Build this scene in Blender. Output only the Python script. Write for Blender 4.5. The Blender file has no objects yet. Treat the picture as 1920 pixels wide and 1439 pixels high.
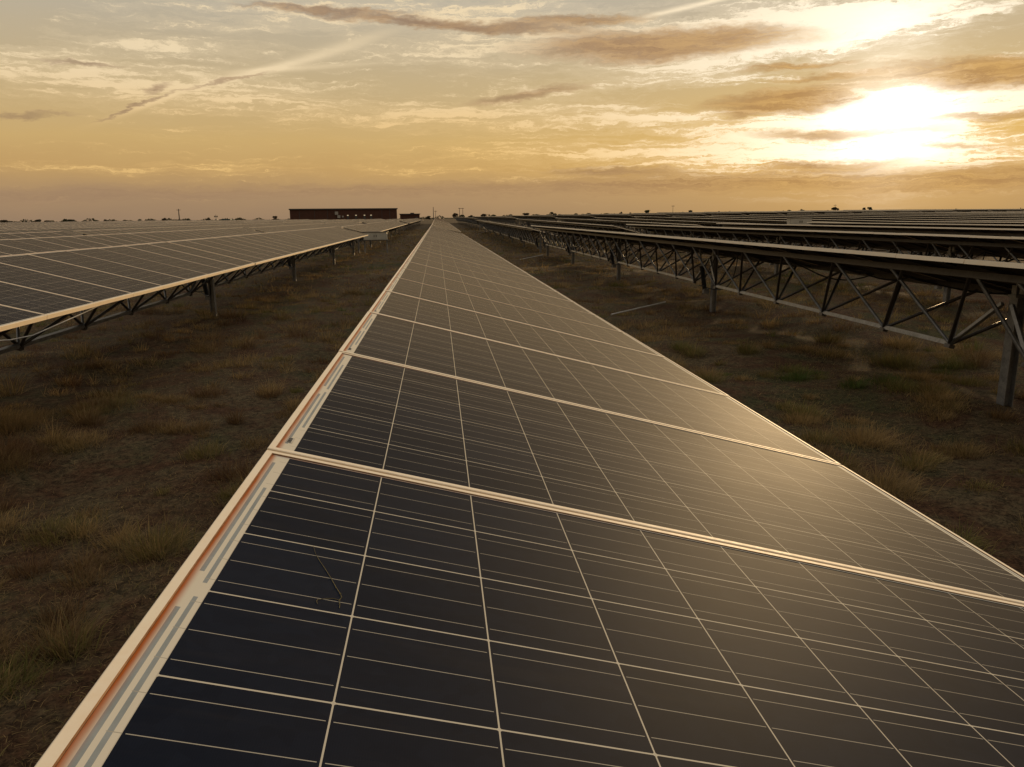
import bpy, bmesh, math, random
import numpy as np
from mathutils import Vector, Matrix

scene = bpy.context.scene
COL = scene.collection
R = math.radians

# ------------------------------------------------------------------ camera
CAM = Vector((-0.50690, -1.28187, 0.59633))
FPX = 1431.86                                   # focal length in pixels of the 1920 px wide photograph
RW = ((0.9953423, -0.0959430, -0.0094130),      # camera right
      (-0.0293710, -0.2087995, -0.9775173),     # camera down
      (0.0918205, 0.9732408, -0.2106449))       # camera forward
cd = bpy.data.cameras.new('camera')
cam = bpy.data.objects.new('camera', cd)
COL.objects.link(cam)
m = Matrix(((RW[0][0], -RW[1][0], -RW[2][0]), (RW[0][1], -RW[1][1], -RW[2][1]), (RW[0][2], -RW[1][2], -RW[2][2])))
cam.matrix_world = Matrix.Translation(CAM) @ m.to_4x4()
cd.sensor_width = 36.0
cd.lens = FPX * 36.0 / 1920.0
cd.clip_start = 0.05
cd.clip_end = 9000
scene.camera = cam

SUN_AZ, SUN_EL = 30.6, 5.0                     # degrees from +Y towards +X, degrees above the horizon
SUN_DIR = Vector((math.sin(R(SUN_AZ)) * math.cos(R(SUN_EL)), math.cos(R(SUN_AZ)) * math.cos(R(SUN_EL)), math.sin(R(SUN_EL))))


def ray(x, y):
    q = ((x - 960.0) / FPX, (y - 719.5) / FPX, 1.0)
    return Vector([sum(RW[k][i] * q[k] for k in range(3)) for i in range(3)])


def azel(x, y):
    d = ray(x, y)
    return math.degrees(math.atan2(d.x, d.y)), math.degrees(math.atan2(d.z, math.hypot(d.x, d.y)))


def at(x, y, dist):
    d = ray(x, y)
    return CAM + d * (dist / math.hypot(d.x, d.y))


# ------------------------------------------------------------------ node helper
class Sock:
    def __init__(s, nt, sock):
        s.nt, s.s = nt, sock

    def _m(s, op, b=None, c=None):
        n = s.nt.nodes.new('ShaderNodeMath')
        n.operation = op
        for i, v in enumerate((s, b, c)):
            if v is None:
                continue
            if isinstance(v, Sock):
                s.nt.links.new(v.s, n.inputs[i])
            else:
                n.inputs[i].default_value = v
        return Sock(s.nt, n.outputs[0])

    def __add__(s, b): return s._m('ADD', b)
    __radd__ = __add__
    def __sub__(s, b): return s._m('SUBTRACT', b)
    def __rsub__(s, b): return (s * -1.0) + b
    def __mul__(s, b): return s._m('MULTIPLY', b)
    __rmul__ = __mul__
    def __truediv__(s, b): return s._m('DIVIDE', b)
    def lt(s, b): return s._m('LESS_THAN', b)
    def gt(s, b): return s._m('GREATER_THAN', b)
    def abs(s): return s._m('ABSOLUTE')
    def fract(s): return s._m('FRACT')
    def floor(s): return s._m('FLOOR')
    def exp(s): return s._m('EXPONENT')
    def max(s, b): return s._m('MAXIMUM', b)
    def min(s, b): return s._m('MINIMUM', b)
    def wrap(s, hi, lo): return s._m('WRAP', hi, lo)
    def sat(s): return s.max(0.0).min(1.0)

    def step(s, a, b):                           # smooth step from a to b
        n = s.nt.nodes.new('ShaderNodeMapRange')
        n.interpolation_type = 'SMOOTHSTEP'
        s.nt.links.new(s.s, n.inputs['Value'])
        n.inputs['From Min'].default_value, n.inputs['From Max'].default_value = a, b
        return Sock(s.nt, n.outputs['Result'])


def vec(nt, x, y, z=0.0):
    n = nt.nodes.new('ShaderNodeCombineXYZ')
    for i, v in enumerate((x, y, z)):
        if isinstance(v, Sock):
            nt.links.new(v.s, n.inputs[i])
        else:
            n.inputs[i].default_value = v
    return n.outputs[0]


def noise(nt, v, scale=1.0, detail=4.0, rough=0.55, dist=0.0, out='Fac'):
    n = nt.nodes.new('ShaderNodeTexNoise')
    if v is not None:
        nt.links.new(v, n.inputs['Vector'])
    n.inputs['Scale'].default_value = scale
    n.inputs['Detail'].default_value = detail
    n.inputs['Roughness'].default_value = rough
    n.inputs['Distortion'].default_value = dist
    return Sock(nt, n.outputs[out])


def mix(nt, fac, a, b, mode='MIX'):
    n = nt.nodes.new('ShaderNodeMix')
    n.data_type = 'RGBA'
    n.blend_type = mode
    n.clamp_factor = True
    for key, v in ((0, fac), (6, a), (7, b)):
        if isinstance(v, Sock):
            nt.links.new(v.s, n.inputs[key])
        elif hasattr(v, 'is_output'):
            nt.links.new(v, n.inputs[key])
        elif isinstance(v, (int, float)):
            n.inputs[key].default_value = v
        else:
            n.inputs[key].default_value = (*v, 1.0)
    return n.outputs[2]


def ramp(nt, v, stops):
    n = nt.nodes.new('ShaderNodeValToRGB')
    nt.links.new(v.s, n.inputs[0])
    e = n.color_ramp.elements
    while len(e) < len(stops):
        e.new(0.5)
    for i, (p, c) in enumerate(stops):
        e[i].position = p
        e[i].color = (*c, 1.0)
    return n.outputs[0]


# ------------------------------------------------------------------ sky
world = bpy.data.worlds.new('World')
scene.world = world
world.use_nodes = True
nt = world.node_tree
nt.nodes.clear()
tc = nt.nodes.new('ShaderNodeTexCoord')
sp = nt.nodes.new('ShaderNodeSeparateXYZ')
nt.links.new(tc.outputs['Generated'], sp.inputs[0])
dx, dy, dz_ = (Sock(nt, sp.outputs[i]) for i in range(3))
az0 = dx._m('ARCTAN2', dy) * (180 / math.pi)
el0 = dz_._m('ARCSINE') * (180 / math.pi)
# cloud edges are broken up by warping the direction a little
w1 = noise(nt, vec(nt, az0 * 0.16, el0 * 0.55), 1.0, 5, 0.6) - 0.5
w2 = noise(nt, vec(nt, az0 * 0.16 + 31.0, el0 * 0.55), 1.0, 5, 0.6) - 0.5
w3 = noise(nt, vec(nt, az0 * 1.1 + 7.0, el0 * 3.2), 1.0, 4, 0.65) - 0.5
az = az0 + w1 * 4.5
el = el0 + w2 * 1.5 + w3 * 0.55


def blob(x, y, wx, wy, rot=0.0, amp=1.0, A=None, E=None):
    """soft streak of sky centred where the photograph shows it, half sizes in degrees of azimuth and elevation"""
    a, e = azel(x, y)
    k = 1920 / 67.0
    wx, wy = wx / k, wy / k
    A, E = A or az, E or el
    c, s = math.cos(R(rot)), math.sin(R(rot))
    da, de = A - a, E - e
    u = (da * c + de * s) * (1 / wx)
    v = (de * c - da * s) * (1 / wy)
    return (u * u + v * v)._m('MULTIPLY', -1.0).exp() * amp


def total(lst):
    t = lst[0]
    for b in lst[1:]:
        t = t + b
    return t


# wind-drawn cirrus: coordinates stretched along the horizon, with finer and finer strands
eu = (el * 0.16 + 1.0)._m('LOGARITHM', 2.718) * 5.0          # streaks grow thinner towards the horizon
s1 = noise(nt, vec(nt, az * 0.050, eu * 1.25), 1.0, 10, 0.60, 0.8)
s2 = noise(nt, vec(nt, az * 0.085 + 11.0, eu * 3.4 + 4.0), 1.0, 9, 0.66, 0.5)
s3 = noise(nt, vec(nt, az * 0.26 + 3.0, eu * 10.0 + 9.0), 1.0, 7, 0.70, 0.3)

s4 = noise(nt, vec(nt, az0 * 0.5 + 5.0, eu * 9.5 + 2.0), 1.0, 8, 0.72, 0.8)

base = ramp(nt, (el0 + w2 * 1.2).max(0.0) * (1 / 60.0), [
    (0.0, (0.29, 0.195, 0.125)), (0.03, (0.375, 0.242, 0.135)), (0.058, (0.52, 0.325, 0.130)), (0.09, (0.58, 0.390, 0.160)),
    (0.15, (0.545, 0.415, 0.230)), (0.24, (0.47, 0.425, 0.340)), (0.45, (0.56, 0.52, 0.46)), (1.0, (0.64, 0.63, 0.61))])  # upper stops, out of view, are brightened to raise the ambient light
# angle to the sun
VEIL = Vector((math.sin(R(SUN_AZ)) * math.cos(R(6.8)), math.cos(R(SUN_AZ)) * math.cos(R(6.8)), math.sin(R(6.8))))   # brightest part of the veiled sun
dot = dx * VEIL.x + dy * VEIL.y + dz_ * VEIL.z
ang = dot.min(0.999999)._m('ARCCOSINE') * (180 / math.pi)
halo = (ang * (-1 / 16.0)).exp()

bright_w = total([
    blob(700, 22, 420, 20, 0, 0.9), blob(560, 50, 300, 16, 2, 0.7), blob(1000, 88, 330, 36, 3, 1.0), blob(1450, 62, 250, 38, 3, 3.0), blob(1620, 40, 100, 16, 0, 1.2),
    blob(120, 130, 260, 30, -2, 0.8), blob(360, 165, 240, 22, -4, 0.6),
    blob(850, 215, 330, 28, -1, 0.8), blob(330, 180, 260, 26, 3, 0.5), blob(1240, 225, 170, 24, -3, 0.9), blob(1250, 150, 120, 14, 2, 0.9), blob(1030, 180, 140, 22, 4, 0.45),
    blob(1150, 290, 420, 26, 0, 0.6), blob(1480, 290, 300, 40, 0, 0.9), blob(1560, 377, 240, 8, 1, 1.0), blob(400, 318, 420, 10, 0, 0.45),
    blob(1560, 230, 170, 46, 6, 1.3), blob(1700, 250, 110, 80, 0, 1.6), blob(1880, 185, 140, 26, 0, 1.4), blob(1860, 300, 120, 18, 0, 0.7), blob(320, 85, 210, 10, 0, 0.7), blob(1830, 28, 40, 7, 0, 1.4)])
trail = [blob(*p, A=az0 + w1 * 0.8 + w3 * 0.7, E=el0 + w2 * 0.15 + w3 * 0.22) for p in
         ((300, 188, 85, 6, 22, 0.9), (470, 138, 130, 7, 15, 0.8), (640, 90, 120, 11, 17, 0.55), (560, 128, 160, 5, 5, 0.5), (1290, 14, 130, 5, 9, 1.0), (312, 160, 16, 9, -60, 0.55))]
b_raw = bright_w * (s1 * 0.4 + s2 * 1.3 + s3 * 1.0 - 0.80) * 1.7 + (s1 - 0.52) * 0.5 + (s2 - 0.5) * 0.9 + (s3 - 0.5) * 1.1 + (s4 - 0.5) * (0.6 + bright_w * 1.3)
b_fac = (b_raw - 0.06)._m('MAXIMUM', 0.0)
soft = 1.0 - (b_fac * -1.6).exp()
n_ = s2 * 0.40 + s3 * 0.32 + s4 * 0.28 - 0.575 + bright_w.min(1.6) * 0.105     # crisp strands inside the soft veil
b_fac = soft * 0.45 + n_.step(-0.018, 0.050) * 0.65
b_fac = b_fac * el0.step(0.5, 4.0) * el0.step(60.0, 26.0)
b_fac = b_fac.max(total(trail).min(1.0) * (0.55 + s3 * 1.0))
cream = mix(nt, el0.step(4.0, 11.0), (0.80, 0.520, 0.205), (0.86, 0.690, 0.445))
cream = mix(nt, ((halo - 0.18) * 2.2).sat(), cream, (1.02, 0.90, 0.70))
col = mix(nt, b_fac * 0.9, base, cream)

dark_w = total([
    blob(1230, 86, 190, 19, 0, 2.3), blob(1340, 62, 90, 12, 0, 0.8), blob(1870, 137, 175, 17, -3, 3.0), blob(1505, 188, 130, 16, 1, 2.0), blob(1430, 205, 60, 7, 14, 0.8),
    blob(830, 46, 230, 8, -3, 1.25), blob(1080, 40, 120, 8, 0, 1.05), blob(620, 20, 140, 5, 0, 0.7), blob(150, 120, 70, 4, 0, 0.6), blob(1490, 124, 90, 5, 0, 1.0),
    blob(1580, 250, 110, 9, 0, 1.6), blob(1560, 309, 100, 9, 0, 1.3), blob(1850, 218, 120, 6, -2, 0.8), blob(1500, 338, 420, 15, 1, 0.85), blob(1150, 322, 130, 9, -2, 0.75),
    blob(800, 352, 560, 14, 0, 0.3), blob(200, 368, 500, 14, 0, 0.2), blob(980, 178, 110, 8, 6, 0.75), blob(250, 200, 70, 3, 22, 0.6), blob(290, 166, 26, 6, 25, 0.6), blob(420, 150, 80, 3, 15, 0.5), blob(1580, 139, 90, 4, 3, 1.0),
    blob(1850, 340, 200, 14, 3, 0.75), blob(60, 215, 70, 6, 6, 0.4), blob(1800, 275, 60, 5, -4, 0.6)])
d_fac = ((dark_w * (s2 * 0.8 + s3 * 1.2 + s4 * 1.5 - 0.92) - 0.08).max(0.0) * -3.0).exp() * -1.0 + 1.0
mauve = mix(nt, (halo * 1.5).sat(), mix(nt, s3.step(0.35, 0.65), (0.22, 0.135, 0.098), (0.34, 0.215, 0.135)), mix(nt, s3.step(0.35, 0.65), (0.44, 0.235, 0.085), (0.66, 0.385, 0.125)))
# light of the veiled sun spreading through the cloud
g1 = (ang * ang * (-1 / 7.0)).exp()
g2 = (ang * (-1 / 3.1)).exp()
warm = mix(nt, halo.sat(), (0, 0, 0), (0.40, 0.21, 0.0))
col = mix(nt, el0.step(11.0, 1.5) * 0.75 + 0.35, col, warm, 'ADD')
ga, ge = az0 + w1 * 3.0 + w3 * 2.0, el0 + w2 * 1.2 + w3 * 1.6
glow_az = ((ga - SUN_AZ) * (ga - SUN_AZ) * (-1 / 10.0)).exp() * ((ge - 7.0) * (ge - 7.0) * (-1 / 20.0)).exp()
lum = g2 * (0.0 + b_fac * 1.0) + glow_az * (s2 * 1.0 + s3 * 0.6 - 0.32).max(0.0)


def scaled(color, fac):
    n = nt.nodes.new('ShaderNodeVectorMath')
    n.operation = 'SCALE'
    n.inputs[0].default_value = color
    nt.links.new(fac.s, n.inputs['Scale'])
    return n.outputs[0]


col = mix(nt, 1.0, col, scaled((0.8, 0.78, 0.72), lum), 'ADD')
col = mix(nt, d_fac * (0.92 - g1 * 0.45).max(0.0), col, mauve)
col = mix(nt, 1.0, col, scaled((0.30, 0.29, 0.26), g1 * (0.4 + s2 * 1.2)), 'ADD')
# the sky is dimmer on the side away from the sun
vm = nt.nodes.new('ShaderNodeVectorMath')
vm.operation = 'SCALE'
nt.links.new(col, vm.inputs[0])
nt.links.new(((ang - el0 * 0.6).step(100.0, 62.0) * 0.55 + 0.45).s, vm.inputs['Scale'])
col = vm.outputs[0]

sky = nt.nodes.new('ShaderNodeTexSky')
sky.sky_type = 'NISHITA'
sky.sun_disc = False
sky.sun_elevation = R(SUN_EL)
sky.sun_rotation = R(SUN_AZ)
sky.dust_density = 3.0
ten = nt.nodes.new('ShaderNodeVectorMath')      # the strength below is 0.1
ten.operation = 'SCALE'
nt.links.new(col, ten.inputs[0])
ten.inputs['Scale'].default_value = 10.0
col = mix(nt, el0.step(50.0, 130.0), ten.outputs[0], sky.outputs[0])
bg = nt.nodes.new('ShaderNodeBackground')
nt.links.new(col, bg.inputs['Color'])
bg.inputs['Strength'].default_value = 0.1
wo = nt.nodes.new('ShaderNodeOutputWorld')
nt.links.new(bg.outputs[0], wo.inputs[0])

# ------------------------------------------------------------------ sun
sl = bpy.data.lights.new('sun', 'SUN')
sl.energy = 2.3
sl.angle = R(0.6)
sl.color = (1.0, 0.68, 0.34)
so = bpy.data.objects.new('sun', sl)
COL.objects.link(so)
so.rotation_euler = (-SUN_DIR).to_track_quat('-Z', 'Y').to_euler()
so.location = (30, 40, 30)

vs = scene.view_settings
vs.view_transform = 'Standard'
vs.look = 'None'
vs.exposure = 0.0
vs.gamma = 1.0
vs.use_curve_mapping = False


# ------------------------------------------------------------------ materials
def new_mat(name):
    mt = bpy.data.materials.new(name)
    mt.use_nodes = True
    return mt, mt.node_tree, mt.node_tree.nodes['Principled BSDF']


def simple(name, color, rough=0.6, metal=0.0, var=0.25, scale=8.0, spec=0.4, tint=None, bump=0.0):
    mt, t, b = new_mat(name)
    c = t.nodes.new('ShaderNodeTexCoord')
    n = noise(t, c.outputs['Object'], scale, 6, 0.65)
    n2 = noise(t, c.outputs['Object'], scale * 6.3, 4, 0.6)
    f = (n * 0.65 + n2 * 0.35).step(0.3, 0.72)
    lo = tuple(v * (1 - var) for v in color)
    hi = tint or tuple(min(1.0, v * (1 + var)) for v in color)
    t.links.new(mix(t, f, lo, hi), b.inputs['Base Color'])
    t.links.new((n * 0.3 + (rough - 0.15)).s, b.inputs['Roughness'])
    b.inputs['Metallic'].default_value = metal
    b.inputs['Specular IOR Level'].default_value = spec
    if bump:
        bp = t.nodes.new('ShaderNodeBump')
        bp.inputs['Strength'].default_value = bump
        bp.inputs['Distance'].default_value = 0.01
        t.links.new(n2.s, bp.inputs['Height'])
        t.links.new(bp.outputs[0], b.inputs['Normal'])
    return mt


CELL, NU, NV, PITCH = 0.159, 10, 6, 0.9906
PH = 0.4918                                      # half of the panel's short side
UL, UR = -0.837, 0.827                           # outer long-side edges of the frame
LIPL, LIPS = 0.0130, 0.0125


def panel_material():
    mt, t, b = new_mat('solar_glass')
    c = t.nodes.new('ShaderNodeTexCoord')
    s = t.nodes.new('ShaderNodeSeparateXYZ')
    t.links.new(c.outputs['Object'], s.inputs[0])
    x, y = Sock(t, s.outputs[0]), Sock(t, s.outputs[1])
    v = y.wrap(PITCH / 2, -PITCH / 2)
    oi = t.nodes.new('ShaderNodeObjectInfo')
    rnd = Sock(t, oi.outputs['Random'])
    cu, cv = (x + 5 * CELL) / CELL, (v + 3 * CELL) / CELL
    fu, fv = cu.fract(), cv.fract()
    du = 0.5 - (fu - 0.5).abs()
    dv = 0.5 - (fv - 0.5).abs()
    ingrid = cu.gt(0.0) * cu.lt(float(NU)) * cv.gt(0.0) * cv.lt(float(NV))
    cell = ingrid * du.gt(0.0056) * dv.gt(0.0072) * (du + dv).gt(0.022)
    bus = ((fv - 1 / 6).abs().min((fv - 0.5).abs()).min((fv - 5 / 6).abs())).lt(0.0034)
    m_ = (x + 5 * CELL) * -1.0                   # distance left of the first cell column
    mr = x - 5 * CELL
    r_ = v.abs() / CELL
    tabs = bus * (m_.gt(-0.001) * m_.lt(0.0115)).max(mr.gt(-0.001) * mr.lt(0.010))
    busc = bus * ingrid * du.gt(0.022)
    # per-cell tone and crystalline mottling
    wn = t.nodes.new('ShaderNodeTexWhiteNoise')
    wn.noise_dimensions = '3D'
    t.links.new(vec(t, cu.floor(), cv.floor(), rnd * 40.0), wn.inputs['Vector'])
    tone = Sock(t, wn.outputs['Value'])
    vo = t.nodes.new('ShaderNodeTexVoronoi')
    vo.inputs['Scale'].default_value = 55.0
    t.links.new(vec(t, x + rnd * 7.0, y, rnd * 5.0), vo.inputs['Vector'])
    vs_ = t.nodes.new('ShaderNodeSeparateColor')
    t.links.new(vo.outputs['Color'], vs_.inputs[0])
    crys = Sock(t, vs_.outputs[0])
    fing = ((x * (2 * math.pi / 0.0024))._m('SINE') * 0.5 + 0.5)
    k = (tone * 0.5 + crys * 0.30 + fing * 0.2)
    ccol = mix(t, k, (0.0022, 0.0050, 0.0125), (0.007, 0.0120, 0.024))
    sheet = (0.68, 0.60, 0.46)
    colr = mix(t, cell, mix(t, ingrid, sheet, (0.56, 0.49, 0.37)), ccol)
    # collector ribbons in the side margins
    rib = (m_.gt(0.0059) * m_.lt(0.0108) * r_.gt(0.10) * r_.lt(2.05)).max(m_.gt(0.0162) * m_.lt(0.0216) * r_.gt(0.26) * r_.lt(2.78))
    ribr = mr.gt(0.006) * mr.lt(0.012) * r_.gt(0.1) * r_.lt(2.7)
    ribn = noise(t, vec(t, x * 40, y * 22), 1.0, 5, 0.7)
    colr = mix(t, rib.max(ribr), colr, mix(t, ribn, (0.20, 0.215, 0.20), (0.37, 0.38, 0.36)))
    colr = mix(t, busc.max(tabs), colr, (0.40, 0.355, 0.275))
    # red dust washed against the frame lips
    dn = noise(t, vec(t, x * 60, y * 9, rnd * 9), 1.0, 5, 0.6)
    edge_l = (x * -1.0).step(0.8125, 0.8245)
    edge_s = v.abs().step(PH - LIPS - 0.006, PH - LIPS)
    dust = (edge_l * (0.55 + dn * 0.9)).max(edge_s * x.step(0.30, -0.83) * (0.1 + dn * 1.0)).sat()
    colr = mix(t, dust, colr, (0.40, 0.105, 0.022))
    # thin film of pale dust and a few spots on the glass
    big = noise(t, vec(t, x * 2.2, y * 2.2, rnd * 11), 1.0, 7, 0.7)
    sc = noise(t, vec(t, x * 30, y * 30, rnd * 11), 1.0, 3, 0.6)
    sp2 = noise(t, vec(t, x * 13, y * 11, rnd * 23), 1.0, 2, 0.5)
    run = noise(t, vec(t, x * 2.5, y * 24, rnd * 17), 1.0, 5, 0.65)
    film = big.step(0.25, 0.85) * 0.016 + run.step(0.50, 0.74) * 0.014 + x.step(0.775, 0.818) * run * 0.10 + sc.step(0.78, 0.82) * 0.12 + sp2.step(0.775, 0.79) * 0.16
    colr = mix(t, film, colr, (0.35, 0.25, 0.14))
    t.links.new(colr, b.inputs['Base Color'])
    b.inputs['IOR'].default_value = 1.11
    t.links.new((big * 0.08 + 0.62).s, b.inputs['Roughness'])
    b.inputs['Sheen Weight'].default_value = 0.30
    b.inputs['Sheen Roughness'].default_value = 0.20
    b.inputs['Sheen Tint'].default_value = (1.0, 0.90, 0.70, 1)
    return mt


def frame_material():
    mt, t, b = new_mat('frame_aluminium')
    c = t.nodes.new('ShaderNodeTexCoord')
    n = noise(t, c.outputs['Object'], 6.0, 6, 0.7)
    n2 = noise(t, c.outputs['Object'], 60.0, 4, 0.7)
    f = (n * 0.6 + n2 * 0.4).step(0.38, 0.75)
    t.links.new(mix(t, f * 0.7, (0.88, 0.74, 0.54), (0.82, 0.62, 0.40)), b.inputs['Base Color'])
    b.inputs['Metallic'].default_value = 0.05
    b.inputs['Specular IOR Level'].default_value = 0.3
    t.links.new((n2 * 0.25 + 0.50).s, b.inputs['Roughness'])
    return mt


M_GLASS = panel_material()
M_FRAME = frame_material()
M_DUST = simple('dust_caked_aluminium', (0.30, 0.13, 0.05), 0.9, 0, 0.35, 14.0, tint=(0.42, 0.24, 0.12), spec=0.1)
M_BACK = simple('shaded_backsheet', (0.075, 0.058, 0.046), 0.7, 0, 0.2, 3.0)  # white sheet painted dark, the shade under the panels put into its colour
M_STEEL = simple('galvanised_steel', (0.27, 0.27, 0.275), 0.42, 0.55, 0.30, 9.0, tint=(0.42, 0.415, 0.41))
M_DARK = simple('dark_and_shaded_metal', (0.10, 0.09, 0.085), 0.45, 0.7, 0.3, 9.0)  # shade put into the colour of struts, purlins, frame undersides; also plain dark rims
M_BLACK = simple('black_plastic', (0.012, 0.012, 0.013), 0.5, 0, 0.3, 20.0)
M_BOX = simple('pale_enclosure', (0.55, 0.50, 0.40), 0.5, 0, 0.12, 4.0)


def link(name, me, mats, parent=None):
    o = bpy.data.objects.new(name, me)
    for mt in mats if isinstance(mats, (list, tuple)) else [mats]:
        if me.materials.find(mt.name) < 0:
            me.materials.append(mt)
    COL.objects.link(o)
    if parent is not None:
        o.parent = parent
    return o


def tag(o, label, cat, group=None, kind=None):
    if label:
        o['label'] = label
    if cat:
        o['category'] = cat
    if group:
        o['group'] = group
    if kind:
        o['kind'] = kind
    return o


class MB:
    """collects solids into one mesh"""
    def __init__(s):
        s.v, s.f, s.mi = [], [], []

    def quadring(s, rings, mi=0, cap=True):
        n = len(rings[0])
        o = len(s.v)
        for r in rings:
            s.v.extend([tuple(p) for p in r])
        for k in range(len(rings) - 1):
            for i in range(n):
                j = (i + 1) % n
                s.f.append((o + k * n + i, o + k * n + j, o + (k + 1) * n + j, o + (k + 1) * n + i))
                s.mi.append(mi)
        if cap:
            s.f.append(tuple(o + i for i in range(n))[::-1]); s.mi.append(mi)
            s.f.append(tuple(o + (len(rings) - 1) * n + i for i in range(n))); s.mi.append(mi)

    def box(s, lo, hi, mi=0):
        (x0, y0, z0), (x1, y1, z1) = lo, hi
        s.quadring([[(x0, y0, z0), (x1, y0, z0), (x1, y1, z0), (x0, y1, z0)], [(x0, y0, z1), (x1, y0, z1), (x1, y1, z1), (x0, y1, z1)]], mi)

    def bar(s, a, b, w, h=None, mi=0, sides=4):
        """bar between two points: rectangular (sides 4) or round"""
        a, b = Vector(a), Vector(b)
        d = (b - a).normalized()
        up = Vector((0, 0, 1)) if abs(d.z) < 0.9 else Vector((1, 0, 0))
        x = d.cross(up).normalized()
        y = x.cross(d)
        h = h or w
        rings = []
        for p in (a, b):
            if sides == 4:
                rings.append([p + x * (sx * w / 2) + y * (sy * h / 2) for sx, sy in ((-1, -1), (1, -1), (1, 1), (-1, 1))])
            else:
                rings.append([p + x * (math.cos(2 * math.pi * i / sides) * w / 2) + y * (math.sin(2 * math.pi * i / sides) * h / 2) for i in range(sides)])
        s.quadring(rings, mi)

    def tube(s, pts, r, sides=6, mi=0):
        pts = [Vector(p) for p in pts]
        rings = []
        for i, p in enumerate(pts):
            d = (pts[min(i + 1, len(pts) - 1)] - pts[max(i - 1, 0)]).normalized()
            up = Vector((0, 0, 1)) if abs(d.z) < 0.9 else Vector((1, 0, 0))
            x = d.cross(up).normalized()
            y = x.cross(d)
            rr = r[i] if isinstance(r, (list, tuple)) else r
            rings.append([p + x * (math.cos(2 * math.pi * k / sides) * rr) + y * (math.sin(2 * math.pi * k / sides) * rr) for k in range(sides)])
        s.quadring(rings, mi)

    def mesh(s, name):
        me = bpy.data.meshes.new(name)
        me.from_pydata(s.v, [], s.f)
        me.polygons.foreach_set('material_index', s.mi)
        me.update()
        bm = bmesh.new()
        bm.from_mesh(me)
        bmesh.ops.recalc_face_normals(bm, faces=bm.faces)
        bm.to_mesh(me)
        bm.free()
        return me

    def build(s, name, mats, parent=None):
        me = s.mesh(name)
        for mt in mats if isinstance(mats, (list, tuple)) else [mats]:
            me.materials.append(mt)
        o = bpy.data.objects.new(name, me)
        COL.objects.link(o)
        if parent is not None:
            o.parent = parent
        return o


# ------------------------------------------------------------------ terrain
GZ = -1.22                                       # ground under the foreground; z = 0 is the axis of the foreground table
EX, EV = (-400, -60, -10, 0, 21, 45, 74, 400), (0.25, 0.13, 0.07, 0.20, 0.46, 0.60, 0.66, 0.9)


def rise(x, y):
    """slow rise of the land away from the camera"""
    x, y = np.asarray(x, float), np.asarray(y, float)
    r = np.hypot(x * 0.5, np.maximum(y, 0))
    h = np.clip((np.maximum(y, 0) - 40) / 54.0, 0, 1.5)
    return 0.0025 * np.clip(r - 2, 0, 118) + 0.0036 * np.clip(r - 120, 0, 520) + np.interp(x, EX, EV) * h


rng = np.random.default_rng(5)
GX = np.concatenate([-np.geomspace(4000, 13, 40), np.arange(-12, 14, 0.16), np.geomspace(14.2, 4000, 40)])
GY = np.concatenate([-np.geomspace(600, 5, 14), np.arange(-4, 50, 0.2), np.geomspace(50.4, 6000, 60)])
_W = [(rng.uniform(0.25, 5.5), rng.uniform(0, 6.3), rng.uniform(0, 6.3)) for _ in range(26)]


def lumps(x, y):
    z = 0
    for k, th, ph in _W:
        z = z + np.sin(k * (x * math.cos(th) + y * math.sin(th)) + ph) * (0.010 / (0.5 + 0.5 * k))
    fade = np.clip((60 - np.hypot(x, y)) / 30, 0, 1)
    return z * fade * 1.6


def ground_z(x, y):
    return GZ + rise(x, y) + lumps(np.asarray(x, float), np.asarray(y, float))


XX, YY = np.meshgrid(GX, GY)
ZZ = ground_z(XX, YY)
nx, ny = len(GX), len(GY)
gv = np.stack([XX, YY, ZZ], -1).reshape(-1, 3)
idx = np.arange(nx * ny).reshape(ny, nx)
gf = np.stack([idx[:-1, :-1], idx[:-1, 1:], idx[1:, 1:], idx[1:, :-1]], -1).reshape(-1, 4)


def np_mesh(name, verts, faces):
    me = bpy.data.meshes.new(name)
    k = faces.shape[1]
    me.vertices.add(len(verts))
    me.vertices.foreach_set('co', verts.astype(np.float32).ravel())
    me.loops.add(faces.size)
    me.loops.foreach_set('vertex_index', faces.astype(np.int32).ravel())
    me.polygons.add(len(faces))
    me.polygons.foreach_set('loop_start', np.arange(0, faces.size, k, dtype=np.int32))
    me.polygons.foreach_set('loop_total', np.full(len(faces), k, dtype=np.int32))
    me.update(calc_edges=True)
    return me


def ground_material():
    mt, t, b = new_mat('dry_ground')
    c = t.nodes.new('ShaderNodeTexCoord')
    p = c.outputs['Object']
    n1 = noise(t, p, 0.45, 6, 0.65)
    n2 = noise(t, p, 2.3, 8, 0.7, 0.4)
    n3 = noise(t, p, 17.0, 9, 0.78, 0.6)
    n4 = noise(t, p, 70.0, 5, 0.75)
    n3 = n3 * 0.6 + n4 * 0.4
    a = mix(t, n3.step(0.38, 0.62), (0.020, 0.009, 0.004), (0.125, 0.062, 0.030))
    s = mix(t, n3.step(0.40, 0.62), (0.026, 0.018, 0.009), (0.17, 0.12, 0.060))
    g = mix(t, n3.step(0.40, 0.64), (0.016, 0.017, 0.007), (0.10, 0.095, 0.036))
    k = mix(t, n2.step(0.38, 0.60), a, s)
    k = mix(t, (n1 * 0.6 + n2 * 0.4).step(0.50, 0.62) * 0.8, k, g)
    t.links.new(k, b.inputs['Base Color'])
    b.inputs['Roughness'].default_value = 0.95
    b.inputs['Specular IOR Level'].default_value = 0.1
    bp = t.nodes.new('ShaderNodeBump')
    bp.inputs['Strength'].default_value = 0.9
    bp.inputs['Distance'].default_value = 0.04
    t.links.new((n3 * 0.6 + n2 * 0.6).s, bp.inputs['Height'])
    t.links.new(bp.outputs[0], b.inputs['Normal'])
    return mt


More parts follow.
